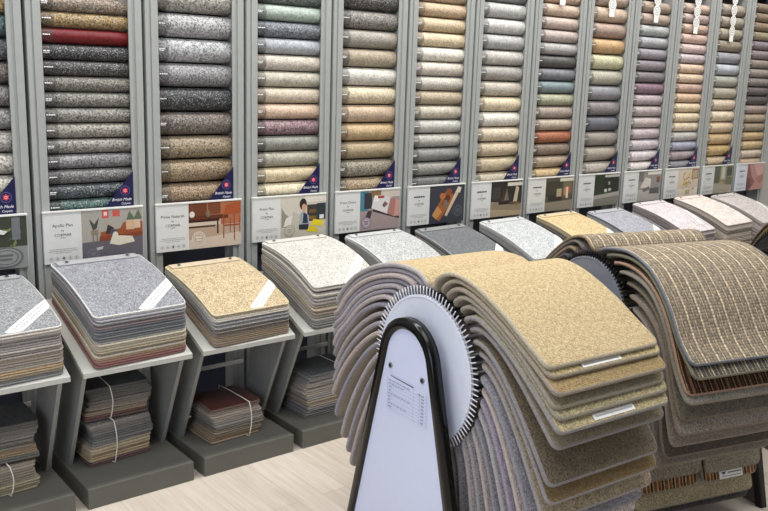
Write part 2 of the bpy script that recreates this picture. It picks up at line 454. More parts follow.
# ---- flat printed pictures: polygons in 0..1 picture space, each a hair in front of the last; some paint in a reflection
def E(cx, cy, rx, ry, n=14, a0=0, a1=360):
    return [(cx+rx*math.cos(math.radians(a0+(a1-a0)*k/n)), cy+ry*math.sin(math.radians(a0+(a1-a0)*k/n))) for k in range(n)]
def Q(x0, y0, x1, y1): return [(x0, y0), (x1, y0), (x1, y1), (x0, y1)]
def picture(w, h, shapes, y=-.0135):
    bm = bmesh.new(); L = bm.loops.layers.float_color.new('ink')
    for k, (c, pts) in enumerate(shapes):
        vs = [bm.verts.new((min(1, max(0, px))*w, y-k*.00006, min(1, max(0, py))*h)) for px, py in pts]
        try: f = bm.faces.new(vs)
        except ValueError: continue
        for l in f.loops: l[L] = lin(c)
    me = bpy.data.meshes.new('picture'); bm.to_mesh(me); bm.free(); me.materials.append(M_PRINT)
    return me
def stamp(cx, cy, r, asp, c, bg):
    rx, ry = r, r*asp
    return [(c, E(cx, cy, rx, ry, 20)), (bg, E(cx, cy, rx*.88, ry*.88, 20)), (c, E(cx, cy, rx*.72, ry*.72, 20)), (bg, E(cx, cy, rx*.64, ry*.64, 20)),
            (c, Q(cx-rx*.4, cy+ry*.08, cx+rx*.4, cy+ry*.3)), (c, Q(cx-rx*.35, cy-ry*.3, cx+rx*.35, cy-ry*.08))]
A = 1.22
rnd = random.Random(3)
leaf = lambda cx, cy, n, s, cols: [(rnd.choice(cols), (lambda a, x, y, l: [(x, y), (x+l*math.cos(a)*.5-l*.13*math.sin(a), y+l*math.sin(a)*.5+l*.13*math.cos(a)),
        (x+l*math.cos(a), y+l*math.sin(a)), (x+l*math.cos(a)*.5+l*.13*math.sin(a), y+l*math.sin(a)*.5-l*.13*math.cos(a))])
        (rnd.uniform(0, 2*PI), cx+rnd.uniform(-s, s), cy+rnd.uniform(-s, s), rnd.uniform(.08, .2))) for _ in range(n)]
PICS = {
0: [('3a3f33', Q(0, 0, 1, 1)), ('8b8d8b', Q(0, 0, 1, .42))] + leaf(.5, .65, 30, .4, ['4d5a34', '2c3324', '66703f', '788058']) +
   [('dcdad4', [(.0, .93), (.05, 1), (.72, .72), (.66, .66)])] + [('6e7376', Q(.78, .55, .9, .98))] + stamp(.68, .22, .25, .8, '5c5f62', '8b8d8b'),
1: [('a39f97', Q(0, 0, 1, 1)), ('625f68', [(0, 0), (1, 0), (1, .42), (0, .36)]), ('c25a50', Q(.33, .83, .44, 1)), ('dfc9c2', Q(.36, .88, .41, .96)), ('c4574f', Q(.5, .85, .62, .98)),
    ('5d6b57', [(.72, .74), (.78, .95), (.86, .8), (.93, .97), (.99, .78), (.9, .7)]), ('935030', [(.28, .36), (1, .42), (1, .72), (.68, .72), (.62, .6), (.3, .55)]),
    ('7c4028', [(.28, .36), (1, .42), (1, .5), (.28, .46)]), ('c9a98c', Q(.72, .56, .86, .76)), ('cfb49c', Q(.86, .58, .96, .76)), ('3a3230', [(.38, .5), (.48, .5), (.52, .62), (.42, .7)]), ('b59682', E(.41, .72, .025, .04)),
    ('4a4d5c', [(.44, .5), (.58, .5), (.56, .58), (.48, .6)]), ('d5cdbb', [(.44, .3), (.5, .5), (.56, .46), (.82, .42), (.86, .3), (.6, .25)]), ('d8d0bf', E(.54, .47, .045, .07)),
    ('464a41', [(.18, .6), (.12, .84), (.2, .72), (.28, .86), (.24, .64)]), ('8a7a66', Q(.15, .5, .26, .6)), ('7a6a58', Q(.17, .3, .185, .5)), ('7a6a58', Q(.235, .3, .25, .5)), ('c0bdb7', [(.22, .24), (.34, .26), (.32, .2), (.24, .19)])] + stamp(.17, .12, .1, 1.1, '7c7a83', '625f68'),
2: [('a86a4a', Q(0, 0, 1, 1)), ('b09a86', [(0, 0), (1, 0), (1, .5), (0, .5)]), ('c7b7a7', [(0, 0), (1, 0), (1, .3), (0, .2)]), ('c9bbab', Q(0, .5, .6, .62)), ('6b3d2c', Q(0, .72, .34, 1)), ('74452f', Q(.36, .74, .6, 1)),
    ('5d3325', Q(0, .63, .75, .72)), ('3d2119', Q(0, .58, .58, .64)), ('4a281c', Q(.53, .3, .56, .6)), ('4c3a2e', Q(0, .46, .5, .5)), ('a2522f', [(.66, .7), (1, .72), (1, .98), (.7, .92)]), ('94482a', Q(.65, .18, .67, .7)),
    ('94482a', Q(.86, .12, .88, .7)), ('94482a', Q(.78, .3, .795, .62)), ('94482a', Q(.97, .28, .985, .68)), ('94482a', Q(.66, .45, .98, .48)), ('d9d2ca', E(.06, .76, .05, .07)), ('7e6e58', E(.36, .76, .04, .08))] + stamp(.18, .22, .13, 1.25, 'd6cabd', 'b9a796'),
3: [('c9c3b5', Q(0, 0, 1, 1)), ('bfbaae', Q(0, 0, 1, .34)), ('8f8a7c', [(.02, .28), (.02, .75), (.1, .6), (.2, .5), (.22, .28)]), ('d6d2c8', [(.06, .3), (.12, .5), (.3, .55), (.28, .3)]), ('b9b5a9', [(.22, .3), (.28, .66), (.45, .5), (.45, .3)]),
    ('3c3a35', Q(.58, .38, .8, .78)), ('6e5535', Q(.62, .58, .78, .66)), ('7a6038', Q(.62, .42, .78, .5)), ('2f3a3e', Q(.8, .4, 1, .8)), ('d8d8d6', Q(.86, .42, .96, .52)), ('d9d4c8', Q(.52, .84, 1, .98)),  # last pale bar, top right, is painted glare on the sign cover
    ('2f2a24', E(.49, .8, .08, .14)), ('c99b7c', E(.51, .72, .05, .09)), ('9fa3a6', [(.4, .28), (.42, .58), (.5, .64), (.62, .52), (.62, .3)]), ('27364c', [(.48, .34), (.5, .6), (.58, .55), (.6, .34)]), ('2d3138', [(.4, .2), (.4, .32), (.62, .32), (.6, .18)]),
    ('d8c322', [(.56, .14), (.64, .26), (.78, .24), (.84, .1)]), ('e0cb2c', [(.66, .28), (.72, .42), (.95, .38), (.92, .24)])] + stamp(.19, .19, .12, 1.15, '97917f', 'c4beb0'),
4: [('9c8d8c', Q(0, 0, 1, 1)), ('4d7f92', Q(0, .5, .2, 1)), ('3a3a3f', Q(.1, .55, .3, .95)), ('8a6a4a', Q(.28, .82, .52, 1)), ('c9bfb4', Q(.52, .82, 1, 1)), ('443a38', [(.12, .3), (.2, .5), (.3, .5), (.26, .3)]), ('3a3436', [(.3, .48), (.36, .56), (1, .34), (1, .24)]),
    ('d3d0d0', [(.28, .56), (.34, .84), (.5, .88), (.8, .8), (.95, .5), (.7, .38)]), ('e4e1df', [(.33, .72), (.36, .88), (.48, .86), (.46, .72)]), ('a33c34', Q(.44, .8, .6, .86)), ('7a5a52', [(.55, .62), (.62, .72), (.7, .64), (.6, .55)]), ('a8776c', [(.68, .4), (.76, .8), (.98, .72), (1, .3), (.86, .3)]),
    ('bf948a', [(.86, .32), (.9, .76), (1, .7), (1, .32)])] + stamp(.16, .2, .12, 1.2, '6a5f78', 'b6abb0'),
5: [('383b44', Q(0, 0, 1, 1)), ('9c5c30', [(.08, .22), (.28, .04), (.72, .68), (.5, .92)]), ('c18a52', [(.08, .22), (.2, .1), (.36, .3), (.22, .46)]), ('5b3524', [(.34, .5), (.46, .42), (.6, .66), (.5, .8)]), ('b06a3c', E(.36, .72, .08, .09)), ('8c4a2c', E(.55, .82, .08, .1)),
    ('cdb8a0', [(.44, .2), (.5, .16), (.84, .82), (.76, .88)]), ('d8cdbd', [(.74, .82), (.86, .78), (.9, .92), (.8, .96)]), ('7b6a5c', E(.45, .5, .07, .12))] + stamp(.82, .3, .13, 1.2, '5c5f66', '3b3e46'),
6: [('2a2724', Q(0, 0, 1, 1)), ('8b7d68', [(0, 0), (1, 0), (1, .34), (0, .44)]), ('a8977c', [(0, 0), (1, 0), (1, .12), (0, .22)]), ('d0c8ba', Q(.52, .86, 1, .96)), ('3f3a36', Q(.05, .5, .3, .85)), ('4b2f22', [(.3, .4), (.4, .8), (.48, .4)]), ('6e665c', [(.42, .45), (.5, .82), (.58, .45)]),  # pale bar at top right: ceiling tube reflection painted in
    ('b9ab94', [(.72, .4), (.8, .85), (.9, .8), (.84, .36)]), ('5a4634', Q(.6, .32, .95, .4)), ('8a6a48', E(.85, .3, .05, .06)), ('1d1b1a', Q(.25, .34, .6, .42))],
7: [('55503f', Q(0, 0, 1, 1)), ('8b8270', [(0, 0), (1, 0), (1, .3), (0, .26)]), ('3c3a2e', Q(.02, .45, .6, .9)), ('2c2a22', Q(.1, .3, .6, .48)), ('a89d80', Q(.4, .42, .58, .66)), ('6d6650', Q(.64, .5, .95, .92)), ('b9764c', E(.7, .56, .05, .14)),
    ('b04f33', Q(.82, .56, .9, .72)), ('d0c7b2', Q(.74, .36, .82, .7)), ('cfc9bc', Q(.5, .88, 1, .98))],  # closing pale bar paints the gloss reflection along the top right
8: [('343831', Q(0, 0, 1, 1)), ('7d7a70', [(0, 0), (1, 0), (1, .34), (0, .26)]), ('a39f96', [(0, .22), (1, .3), (1, .42), (0, .34)]), ('26301f', Q(0, .45, .35, 1)), ('20241f', Q(.36, .44, .95, .9)), ('c5c2b6', E(.46, .48, .06, .06)), ('bdbab0', E(.62, .5, .06, .05)),
    ('9aa08e', Q(.55, .66, .62, .76)), ('b9b5ac', Q(.4, .9, 1, .98))],  # top-right pale bar is painted sheen of the glossy cover
9: [('8f8b86', Q(0, 0, 1, 1)), ('b1aca6', [(0, 0), (1, 0), (1, .3), (0, .4)]), ('6e6a67', Q(0, .66, .22, 1)), ('c9c4bd', [(.1, .46), (.3, .8), (.55, .74), (.55, .44)]), ('6b6663', [(.2, .4), (.5, .5), (.5, .38), (.25, .3)]), ('58585a', [(.5, .24), (.54, .44), (.92, .46), (.96, .22)]),
    ('8d8a86', [(.52, .42), (.6, .62), (.9, .62), (.92, .44)]), ('7c5a46', Q(.8, .6, .96, .8)), ('d6d2cb', Q(.4, .88, 1, .98))],  # final pale bar is a painted reflection of the ceiling tube
10: [('cfc3ac', Q(0, 0, 1, 1)), ('e0d7c6', Q(0, 0, 1, .3)), ('8a5a3e', Q(.66, .62, .98, .96)), ('b0a58f', Q(.7, .66, .94, .92))] + leaf(.5, .5, 34, .27, ['b8923a', '8f6f2c', 'cfa84e', '9c8246']) + [('c2ad7a', Q(.4, .1, .6, .24))],
11: [('85836f', Q(0, 0, 1, 1)), ('a59f90', [(0, 0), (1, 0), (1, .3), (0, .36)]), ('5b5c4c', Q(.02, .4, .3, 1)), ('a9ab96', Q(.36, .5, .6, 1)), ('c1c2b3', Q(.42, .56, .54, .94)), ('6c6f58', [(.62, .3), (.66, .6), (.98, .56), (.98, .28)]), ('4b4d3e', Q(.66, .62, .94, .95)), ('b59468', Q(.3, .3, .5, .4))],
12: [('b58a84', Q(0, 0, 1, 1)), ('8d5a5a', [(.1, 1), (.3, .5), (.5, .3), (.2, 0), (0, 0), (0, 1)]), ('c9a29a', [(.35, 1), (.6, .55), (.9, .5), (1, 1)]), ('a8736e', [(.5, .4), (.8, .2), (1, .4), (.9, .6)]), ('6d3f44', [(.0, .5), (.2, .45), (.3, .1), (.1, 0), (0, 0)])],
}
TITLE = {1: 'Apollo Plus', 2: 'Primo Naturals', 3: 'Primo Plus', 4: 'Primo Choice'}
def bars(w, rows, h, gap, mi=0, seed=0):
    rr = random.Random(seed); bm = bmesh.new()
    for j, f in enumerate(rows):
        x = -w*f/2; y = -j*gap
        while x < w*f/2-.002:
            l = min(rr.uniform(.006, .016), w*f/2-x)
            vs = [bm.verts.new((x, y, 0)), bm.verts.new((x+l, y, 0)), bm.verts.new((x+l, y+h, 0)), bm.verts.new((x, y+h, 0))]
            bm.faces.new(vs); x += l+.002
    me = bpy.data.meshes.new('bars'); bm.to_mesh(me); bm.free(); return me
def ring_mesh(r0, r1, n=20):
    bm = bmesh.new()
    A_ = [bm.verts.new((r0*math.cos(2*PI*k/n), r0*math.sin(2*PI*k/n), 0)) for k in range(n)]
    B_ = [bm.verts.new((r1*math.cos(2*PI*k/n), r1*math.sin(2*PI*k/n), 0)) for k in range(n)]
    for k in range(n): bm.faces.new((A_[k], A_[(k+1) % n], B_[(k+1) % n], B_[k]))
    me = bpy.data.meshes.new('ring'); bm.to_mesh(me); bm.free(); return me
def disc_mesh2(r, n=20, star=None):
    bm = bmesh.new()
    bm.faces.new([bm.verts.new(((r if not star or k % 2 == 0 else r*star)*math.cos(2*PI*k/n+PI/2), (r if not star or k % 2 == 0 else r*star)*math.sin(2*PI*k/n+PI/2), 0)) for k in range(n)])
    me = bpy.data.meshes.new('disc'); bm.to_mesh(me); bm.free(); return me

ME_BY = text_mesh('by', .013, M_TEXT); ME_COR = text_mesh('CORMAR', .0165, M_TEXT); ME_CARP = text_mesh('CARPETS', .0062, M_TEXT)
ME_BRIT = text_mesh('British Made', .0165, M_TEXT_WHITE, .35); ME_CP2 = text_mesh('Carpets', .012, M_TEXT_WHITE, .1)
ME_RINGS = ring_mesh(.0075, .0088); ME_DOT = disc_mesh2(.0045)
SX1, SZ0, SZ1 = .410, .829, 1.034
TXW = .150
bm = bmesh.new(); box(bm, (0, -.013, SZ0), (SX1, -.001, SZ1), .001); ME_SIGN = mesh_of(bm, 'sign', M_CARD)
bm = bmesh.new(); box(bm, (0, -.013, SZ0), (SX1, -.001, SZ1), .001); ME_SIGNB = mesh_of(bm, 'sign', M_CARD_BLUE)
for b in range(13):
    X = b*W
    s = link('range_sign', ME_SIGNB if b == 12 else ME_SIGN, None, None, (X, 0, 0))
    tag(s, f'wide printed carpet range sign with a picture of {PIC[b]}', 'sign', 'signs below the carpet rolls')
    pm = picture(SX1-TXW-.002, SZ1-SZ0-.002, PICS[b])
    link('photo_print', pm, s, None, (TXW, 0, SZ0+.001))
    y = -.0134; cx = TXW/2
    items = []
    if b in TITLE: items.append((text_mesh(TITLE[b], .0178, M_TEXT), at(cx, y, SZ1-.052), 0))
    else: items.append((bars(.075, [1], .008, .01, seed=b), at(cx, y, SZ1-.056), 0))
    items += [(ME_BY, at(cx, y, SZ1-.072), 0), (ME_COR, at(cx, y, SZ1-.091), 0), (ME_CARP, at(cx, y, SZ1-.102), 0)]
    link('title_print', join_meshes(items, [M_TEXT], 'title'), s)
    link('small_print', join_meshes([(bars(.118, [.9, 1, .55], .0028, .0072, seed=b+40), at(cx, y, SZ0+.056), 0)], [M_TEXT_PALE], 'small_print'), s)
    items = []
    for k in range(5):
        items.append((ME_RINGS, at(cx+(k-2)*.025, y, SZ0+.020), 0)); items.append((ME_DOT, at(cx+(k-2)*.025, y, SZ0+.020), 1 if k == 2 else 0))
    link('icon_row', join_meshes(items, [M_TEXT_PALE, M_TEXT], 'icons'), s)
    if b < 12:                                             # navy corner card
        bm = bmesh.new(); x1 = OPR; pts = [(x1-.122, 1.0415), (x1, 1.0415), (x1, 1.185)]
        Av = [bm.verts.new((x, -.004, z)) for x, z in pts]; Bv = [bm.verts.new((x, -.002, z)) for x, z in pts]
        bm.faces.new(Av); bm.faces.new(Bv[::-1])
        for k in range(3): bm.faces.new((Av[k], Av[(k+1) % 3], Bv[(k+1) % 3], Bv[k]))
        c = link('corner_card', mesh_of(bm, 'corner_card', M_NAVY), None, None, (X, 0, 0))
        tag(c, f'navy triangular card with red emblem on the bay above {PIC[b]}', 'sign', 'navy corner cards')
        y = -.0044
        link('emblem', join_meshes([(ring_mesh(.0185, .021), at(x1-.036, y, 1.106), 0), (disc_mesh2(.0145, 12, .62), at(x1-.036, y-.0002, 1.106), 1),
             (ring_mesh(.004, .0052), at(x1-.036, y-.0004, 1.106), 2)], [M_RING, M_PINK, M_TEXT_WHITE], 'emblem'), c)
        link('card_print', join_meshes([(ME_BRIT, at(x1-.052, y, 1.070), 0), (ME_CP2, at(x1-.034, y, 1.053), 0)], [M_TEXT_WHITE], 'card_print'), c)

# hanging white ring tags at the top of five bays
for b, zb, n in ((7, 2.06, 2), (8, 2.025, 3), (9, 2.02, 3), (10, 1.975, 4), (11, 1.945, 4)):
    items = []; sp = .074
    bm = bmesh.new(); box(bm, (-.024, -.0012, zb-.012), (.024, .0002, zb+.040))
    strip = bpy.data.meshes.new('strip'); bm.to_mesh(strip); bm.free(); items.append((strip, Matrix.Identity(4), 0))
    bm = bmesh.new(); box(bm, (-.014, -.0010, zb), (.014, .0001, 2.335)); st = bpy.data.meshes.new('s'); bm.to_mesh(st); bm.free()
    items.append((st, Matrix.Identity(4), 0))
    for k in range(n):
        zc = zb+.060+k*sp
        items += [(disc_mesh2(.038, 24), at(0, -.0014, zc), 0), (ring_mesh(.022, .027, 20), at(0, -.0018, zc), 1), (ring_mesh(.007, .012, 14), at(0, -.0018, zc), 1)]
    o = link('hanging_tag', join_meshes(items, [M_LABEL, M_TEXT_PALE], 'hanging_tag'), None, None, (b*W+.205, .003, 0))
    tag(o, f'white ringed tag strip hanging over rolls in the bay above {PIC[b]}', 'tag', 'white tags hanging from the rack')

# ------------------------------------------------------------------ carpet sheets (rounded rectangle with whipped edge)
def sheet_mesh(Wd, L, R, t, prof, mats, nu=5, nm=10, name='carpet_sheet'):
    """prof(s) -> (y, z, ny, nz) centre line and outward normal; x runs across"""
    def rows(w, l, r, off):
        out = []
        ds = [r*(1-math.cos(a*PI/8)) for a in range(5)]
        ss = ds + [r+(l-2*r)*k/nm for k in range(1, nm)] + [l-d for d in ds[::-1]]
        for s in ss:
            d = min(s, l-s); hw = w/2 if d >= r else w/2-r+math.sqrt(max(0, r*r-(r-d)**2))
            out.append((off+s, hw))
        return out
    bm = bmesh.new(); uv = bm.loops.layers.uv.new('UVMap')
    e = t*.5; uvd = {}
    def grid(ins, h):
        G = []
        for s, hw in rows(Wd-2*ins, L-2*ins, max(R-ins, .002), ins):
            y, z, ny, nz = prof(s); row = []
            for i in range(nu+1):
                x = -hw+2*hw*i/nu
                v = bm.verts.new((x, y+ny*h, z+nz*h)); uvd[v] = (x, s); row.append(v)
            G.append(row)
        return G
    def loop(ins, h):
        rw = rows(Wd-2*ins, L-2*ins, max(R-ins, .002), ins); vs = []
        def mk(s, x):
            y, z, ny, nz = prof(s); v = bm.verts.new((x, y+ny*h, z+nz*h)); uvd[v] = (x, s); return v
        for i in range(nu+1): s, hw = rw[0]; vs.append(mk(s, -hw+2*hw*i/nu))
        for s, hw in rw[1:]: vs.append(mk(s, hw))
        for i in range(nu-1, -1, -1): s, hw = rw[-1]; vs.append(mk(s, -hw+2*hw*i/nu))
        for s, hw in rw[-2:0:-1]: vs.append(mk(s, -hw))
        return vs
    def border(G): return G[0][:]+[r[-1] for r in G[1:]]+G[-1][-2::-1]+[r[0] for r in G[-2:0:-1]]
    T = grid(e, t/2); B = grid(e, -t/2)
    for G, mi in ((T, 0), (B, 2)):
        for r0, r1 in zip(G, G[1:]):
            for i in range(nu):
                f = bm.faces.new((r0[i], r0[i+1], r1[i+1], r1[i])); f.material_index = mi
    rings = [border(T), loop(e*.22, t*.36), loop(0, 0), loop(e*.22, -t*.36), border(B)]
    for r0, r1 in zip(rings, rings[1:]):
        n = len(r0)
        for k in range(n):
            f = bm.faces.new((r0[k], r0[(k+1) % n], r1[(k+1) % n], r1[k])); f.material_index = 1
    for f in bm.faces:
        for l in f.loops: l[uv].uv = uvd[l.vert]
    return mesh_of(bm, name, mats, True)

def set_bind(o, c): o['binding_colour'] = [float(x) for x in c]

# ------------------------------------------------------------------ lectern stands along the wall
SLOPE = .42
def shelf_z(y): return .53 + (y+.508)*SLOPE          # top of the sloping shelf
NX = math.sqrt(1+SLOPE**2)
def make_stand():
    out = []
    bm = bmesh.new(); box(bm, (0, -.508, 0), (.423, -.09, .08), .0025); out.append(('plinth', mesh_of(bm, 'plinth', M_PLINTH)))
    bm = bmesh.new()
    prism_x(bm, [(-.511, shelf_z(-.511)), (-.511, shelf_z(-.511)-.018), (-.085, shelf_z(-.085)-.018), (-.085, shelf_z(-.085))], 0, .423)
    out.append(('shelf', mesh_of(bm, 'shelf', M_SHELF)))
    for x in (.012, .395):
        bm = bmesh.new()
        prism_x(bm, [(-.475, shelf_z(-.475)-.018), (-.29, shelf_z(-.29)-.018), (-.10, .08), (-.265, .08)], x, x+.016)
        out.append(('side_panel', mesh_of(bm, 'side_panel', M_LEG)))
    bm = bmesh.new(); box(bm, (.028, -.125, .30), (.395, -.115, .318), .002); out.append(('back_rail', mesh_of(bm, 'back_rail', M_RAIL)))
    return out
STAND = make_stand()
# pads: n sheets, thickness of the whole pad, colour list (bottom to top), top colour, binding, description
PADS = [
 (20, .165, '6b7075 8a7a5c b09060 978f84 847b73 9a8a78 7f7672 a09a94 90898a 7a7473 9d9792 aaa29b', '8d8f92', 'd8d6d0', 'mid grey fleck'),
 (22, .180, '6e2028 8d5f4a b49a78 a9a091 b5a284 c2b69e b4aa98 8f8f8c 566069 3f4d58 4b5a66 5c5a66 7d6f74 77787f 8d8f96 999aa0', '8d8e95', 'dcdcd8', 'blue grey fleck'),
 (17, .120, '7d6952 8d7658 6f6252 5b544e 6a6763 8b8c90 9a9ba0 a9a39a b3a283', 'bba98a', 'd6caac', 'sandy beige'),
 (17, .165, '5f6264 7d7f80 8d8a84 9c8d78 a89a84 b3a896 a5a09a 8a898a b8b2a8 98979a b5b1aa', 'c3c0ba', 'd6d3cd', 'off white'),
 (16, .150, '7d7f82 8f9092 9da0a2 76787a 8d8f90 a9abad', 'b2b4b4', 'dadad8', 'light grey'),
 (15, .140, '5d5f62 77797b a9abad 6d6f72 8b8d8f 54565a', '6a6d70', '9b9d9f', 'dark grey'),
 (16, .145, '5c5e62 7c7e82 97999c 3c3d42 88898c a8aaad', 'b9bcbe', 'd5d6d6', 'silver grey'),
 (16, .145, '8d8270 a0937c b5a686 77705f 4a4640 c0ae88', 'cab48a', 'd6c7a4', 'golden beige'),
 (15, .130, '76777d 8b8c92 9d9ea4 8d8e94', 'a0a1aa', '6e7078', 'lavender grey'),
 (16, .155, '8f878a 6e686c a59da0 b5adb0 777074 a8a0a4', 'd0c8cb', '9d9598', 'pinkish white'),
 (16, .165, '8b7d74 9c8d80 ab9c8e b8aba0 77706a c4b8ae', 'dccfc8', '9b908a', 'pale pink'),
 (16, .150, '8f8785 a19896 b1a8a6 9c9492', 'bdb5b3', 'c9c1c0', 'rosy grey'),
]
PAD_W, PAD_L = .370, .414
M_SET = [M_PILE, M_BIND, M_BACK]
bm = bmesh.new(); box(bm, (-.165, -.021, -.002), (.165, .021, .003), .0018); ME_BINDER = mesh_of(bm, 'binder', M_BAR)
bm = bmesh.new(); cyl(bm, (0, 0, 0), (0, 0, .0035), .0075, 14); cyl(bm, (0, 0, .003), (0, 0, .0045), .0045, 10, 1); ME_SCREW = mesh_of(bm, 'screw', [M_METAL, M_BLACKP])
for b in range(12):
    X = b*W
    st = thing('display_stand', f'grey lectern stand on low plinth carrying the {PADS[b][5]} sample book', 'display stand', (X-.0376, 0, 0),
               group='stands below the rack')
    for nm, me in STAND: link(nm, me, st)
    n, T, cl, topc, bind, desc = PADS[b]
    cl = cl.split(); rr = random.Random(b+11)
    pad = thing('sample_book', f'{desc} carpet sample book on the stand below {PIC[b]} sign', 'carpet samples', (X+(.172 if b < 5 else .154), -.09, shelf_z(-.09)+.0035), .045,
                'carpet sample books on the stands')
    th = T/n
    topfun = None
    for k in range(n):
        f = k/(n-1)
        a0 = {0: .66, 1: .80, 2: .66, 3: .84}.get(b, .84)
        sag = {3: .040, 4: .035}.get(b, .024)
        dy = rr.uniform(-.0045, .0045) if k < n-1 else 0.0; droop = rr.uniform(-.001, .001)
        wob = {3: .006}.get(b, .0015)*math.sin(k*1.7)
        def prof(s, f=f, k=k, dy=dy, wob=wob, a0=a0, sag=sag):
            u = s/PAD_L
            bul = sag*f*(math.sin(PI*min(1, u*1.0))*.55 + .35*u*(1-u)*2) - .0*f*u**4
            du = .01
            def zz(q): 
                q2 = q/PAD_L
                return -q*SLOPE + sag*f*(math.sin(PI*min(1, q2))*.55+.7*q2*(1-q2)) - .004*f*q2**4 + (k+.5)*th*(a0+(1.11-a0)*q2) + wob*q2*f
            z = zz(s); dz = (zz(s+du*PAD_L)-zz(s-du*PAD_L))/(2*du*PAD_L)
            nl = math.sqrt(1+dz*dz)
            return (-s+dy, z, dz/nl, 1/nl)
        last = k == n-1
        c = lin(topc if last else cl[min(len(cl)-1, int(f*len(cl)))])
        if not last: c = mixc(mul(c, rr.uniform(.72, 1.22)), lin('808080'), .04)
        me = sheet_mesh(PAD_W-rr.uniform(0, .004), PAD_L, .022, th*.97, prof, M_SET, nu=4, nm=9)
        o = link('carpet_sheet', me, pad, c, (rr.uniform(-.0025, .0025), 0, 0))
        set_bind(o, lin(bind) if last else mixc(c, lin('c4beb4'), .22))
        if last: topfun = prof; topo = o
    def on_top(s, h):
        y, z, ny, nz = topfun(s); return Vector((0, y+ny*h, z+nz*h)), math.atan2(-ny, nz)
    pz, ang = on_top(.026, th/2+.002)
    bb = link('binder_bar', ME_BINDER, pad, None, pz); set_bind(bb, mixc(mul(lin(topc), 1.12), lin('c9c9c6'), .25)); bb.rotation_euler = (-ang*-1 if False else math.atan2(-topfun(.026)[2], topfun(.026)[3]) * -1 if False else math.atan2(topfun(.03)[1]-topfun(.02)[1], topfun(.03)[0]-topfun(.02)[0]+0.0) - PI, 0, 0)
    for sx in (-.125, .125):
        sc = link('screw', ME_SCREW, bb, None, (sx, 0, .0035))
    # diagonal paper band with print over the front right corner
    if b not in (4,):
        bm = bmesh.new(); N = 12
        p0 = Vector((.004, .416)); p1 = Vector((.192, .268)); d = (p1-p0); nrm = Vector((-d.y, d.x)).normalized()*.0205
        if b >= 9: p0 = Vector((.10, .35)); p1 = Vector((.165, .19)); d = p1-p0; nrm = Vector((-d.y, d.x)).normalized()*.014
        rows_ = []
        for k in range(N+1):
            q = p0+d*k/N; row = []
            for j in range(5):
                w = q+nrm*(j/2-1); sx = max(-.181, min(.181, w.x)); sy = min(.409, max(.05, w.y))
                y_, z_, ny_, nz_ = topfun(sy); h = th*.5+.0012
                row.append(bm.verts.new((sx, y_+ny_*h, z_+nz_*h)))
            rows_.append(row)
        for a_, c_ in zip(rows_, rows_[1:]):
            for j in range(4): bm.faces.new((a_[j], a_[j+1], c_[j+1], c_[j]))
        lb = link('paper_band', mesh_of(bm, 'paper_band', M_LABEL, True), pad)
        bm = bmesh.new()
        for line, (f0, f1) in ((-.35, (.12, .86)), (.3, (.22, .78))):
            t_ = f0
            while t_ < f1:
                tl = rr.uniform(.025, .05); vs = []
                for tt, jj in ((t_, line-.14), (t_+tl, line-.14), (t_+tl, line+.14), (t_, line+.14)):
                    w = p0+d*tt+nrm*jj; y_, z_, ny_, nz_ = topfun(min(.400, w.y)); h = th*.5+.0017
                    vs.append(bm.verts.new((w.x, y_+ny_*h, z_+nz_*h)))
                bm.faces.new(vs); t_ += tl+.022
        link('band_print', mesh_of(bm, 'band_print', M_TEXT_PALE), lb)

# ------------------------------------------------------------------ tied bundles on the plinths
def bundle(label, x, y, z, rz, w, d, n, th, cl, seed, group, cover=None, sx=-.02):
    rr = random.Random(seed)
    t = thing('carpet_bundle', label, 'carpet samples', (x, y, z), rz, group)
    cl = cl.split()
    z0 = 0
    mb = None
    for k in range(n):
        f = k/(n-1); dx, dy = rr.uniform(-.006, .006)+.012*math.sin(k*.45+seed), rr.uniform(-.005, .005)+.006*math.cos(k*.5)
        sagk = .012*f
        def prof(s, k=k, sagk=sagk):
            u = s/d-.5
            return (d/2-s, (k+.5)*th-sagk*(2*u)**2*0.6*f, 0, 1)
        c = mixc(lin(cl[min(len(cl)-1, int(f*len(cl)))]), lin('808080'), .05)
        c = mul(c, rr.uniform(.8, 1.15))
        if k == n-1 and cover: c = lin(cover)
        me = sheet_mesh(w, d, .014, th*.96, prof, M_SET, nu=3, nm=4)
        o = link('carpet_sheet', me, t, c, (dx*.7, dy*.7, 0)); o.rotation_euler = (0, 0, rr.uniform(-.02, .02))
        set_bind(o, mixc(c, lin('bcb6ac'), .2))
    H = n*th
    bm = bmesh.new(); pts = []
    yb, yf = d/2+.014, -d/2-.016
    for k in range(9): u = k/8; pts.append((sx+.010*math.sin(u*PI), yf-.002*math.sin(u*PI), H-.006+.008-(H-.004)*u*1.0+.0))
    pts.append((sx, 0, -.0000+.0022)); 
    for k in range(5): u = k/4; pts.append((sx, yb, .003+(H-.003)*u))
    pts += [(sx, d*.25, H+.004), (sx, -d*.25, H+.004)]
    pts[9] = (sx, yf+.02, .0022)
    tube(bm, pts, .0021, 6, closed=True)
    link('string', mesh_of(bm, 'string', M_STRING, True), t)
    return t
G_B = 'string-tied carpet bundles on the plinths'
PZ = .0802
bundle('grey and green tied carpet bundle under the mid grey fleck book, lower of two', .165, -.285, PZ, .06, .250, .215, 11, .0105, 'a89a78 8f8468 9a8d72 77705f 857c6a 6b665c 8a8070', 1, G_B, sx=.02)
bundle('dark mixed tied carpet bundle under the mid grey fleck book, upper of two', .175, -.275, PZ+11*.0105+.0055, -.05, .255, .22, 14, .0105, '4c5450 7a6a4a 8d7550 6d6458 5d5a56 75706a 615e5c 54524f 3d3d3e', 2, G_B, sx=-.05)
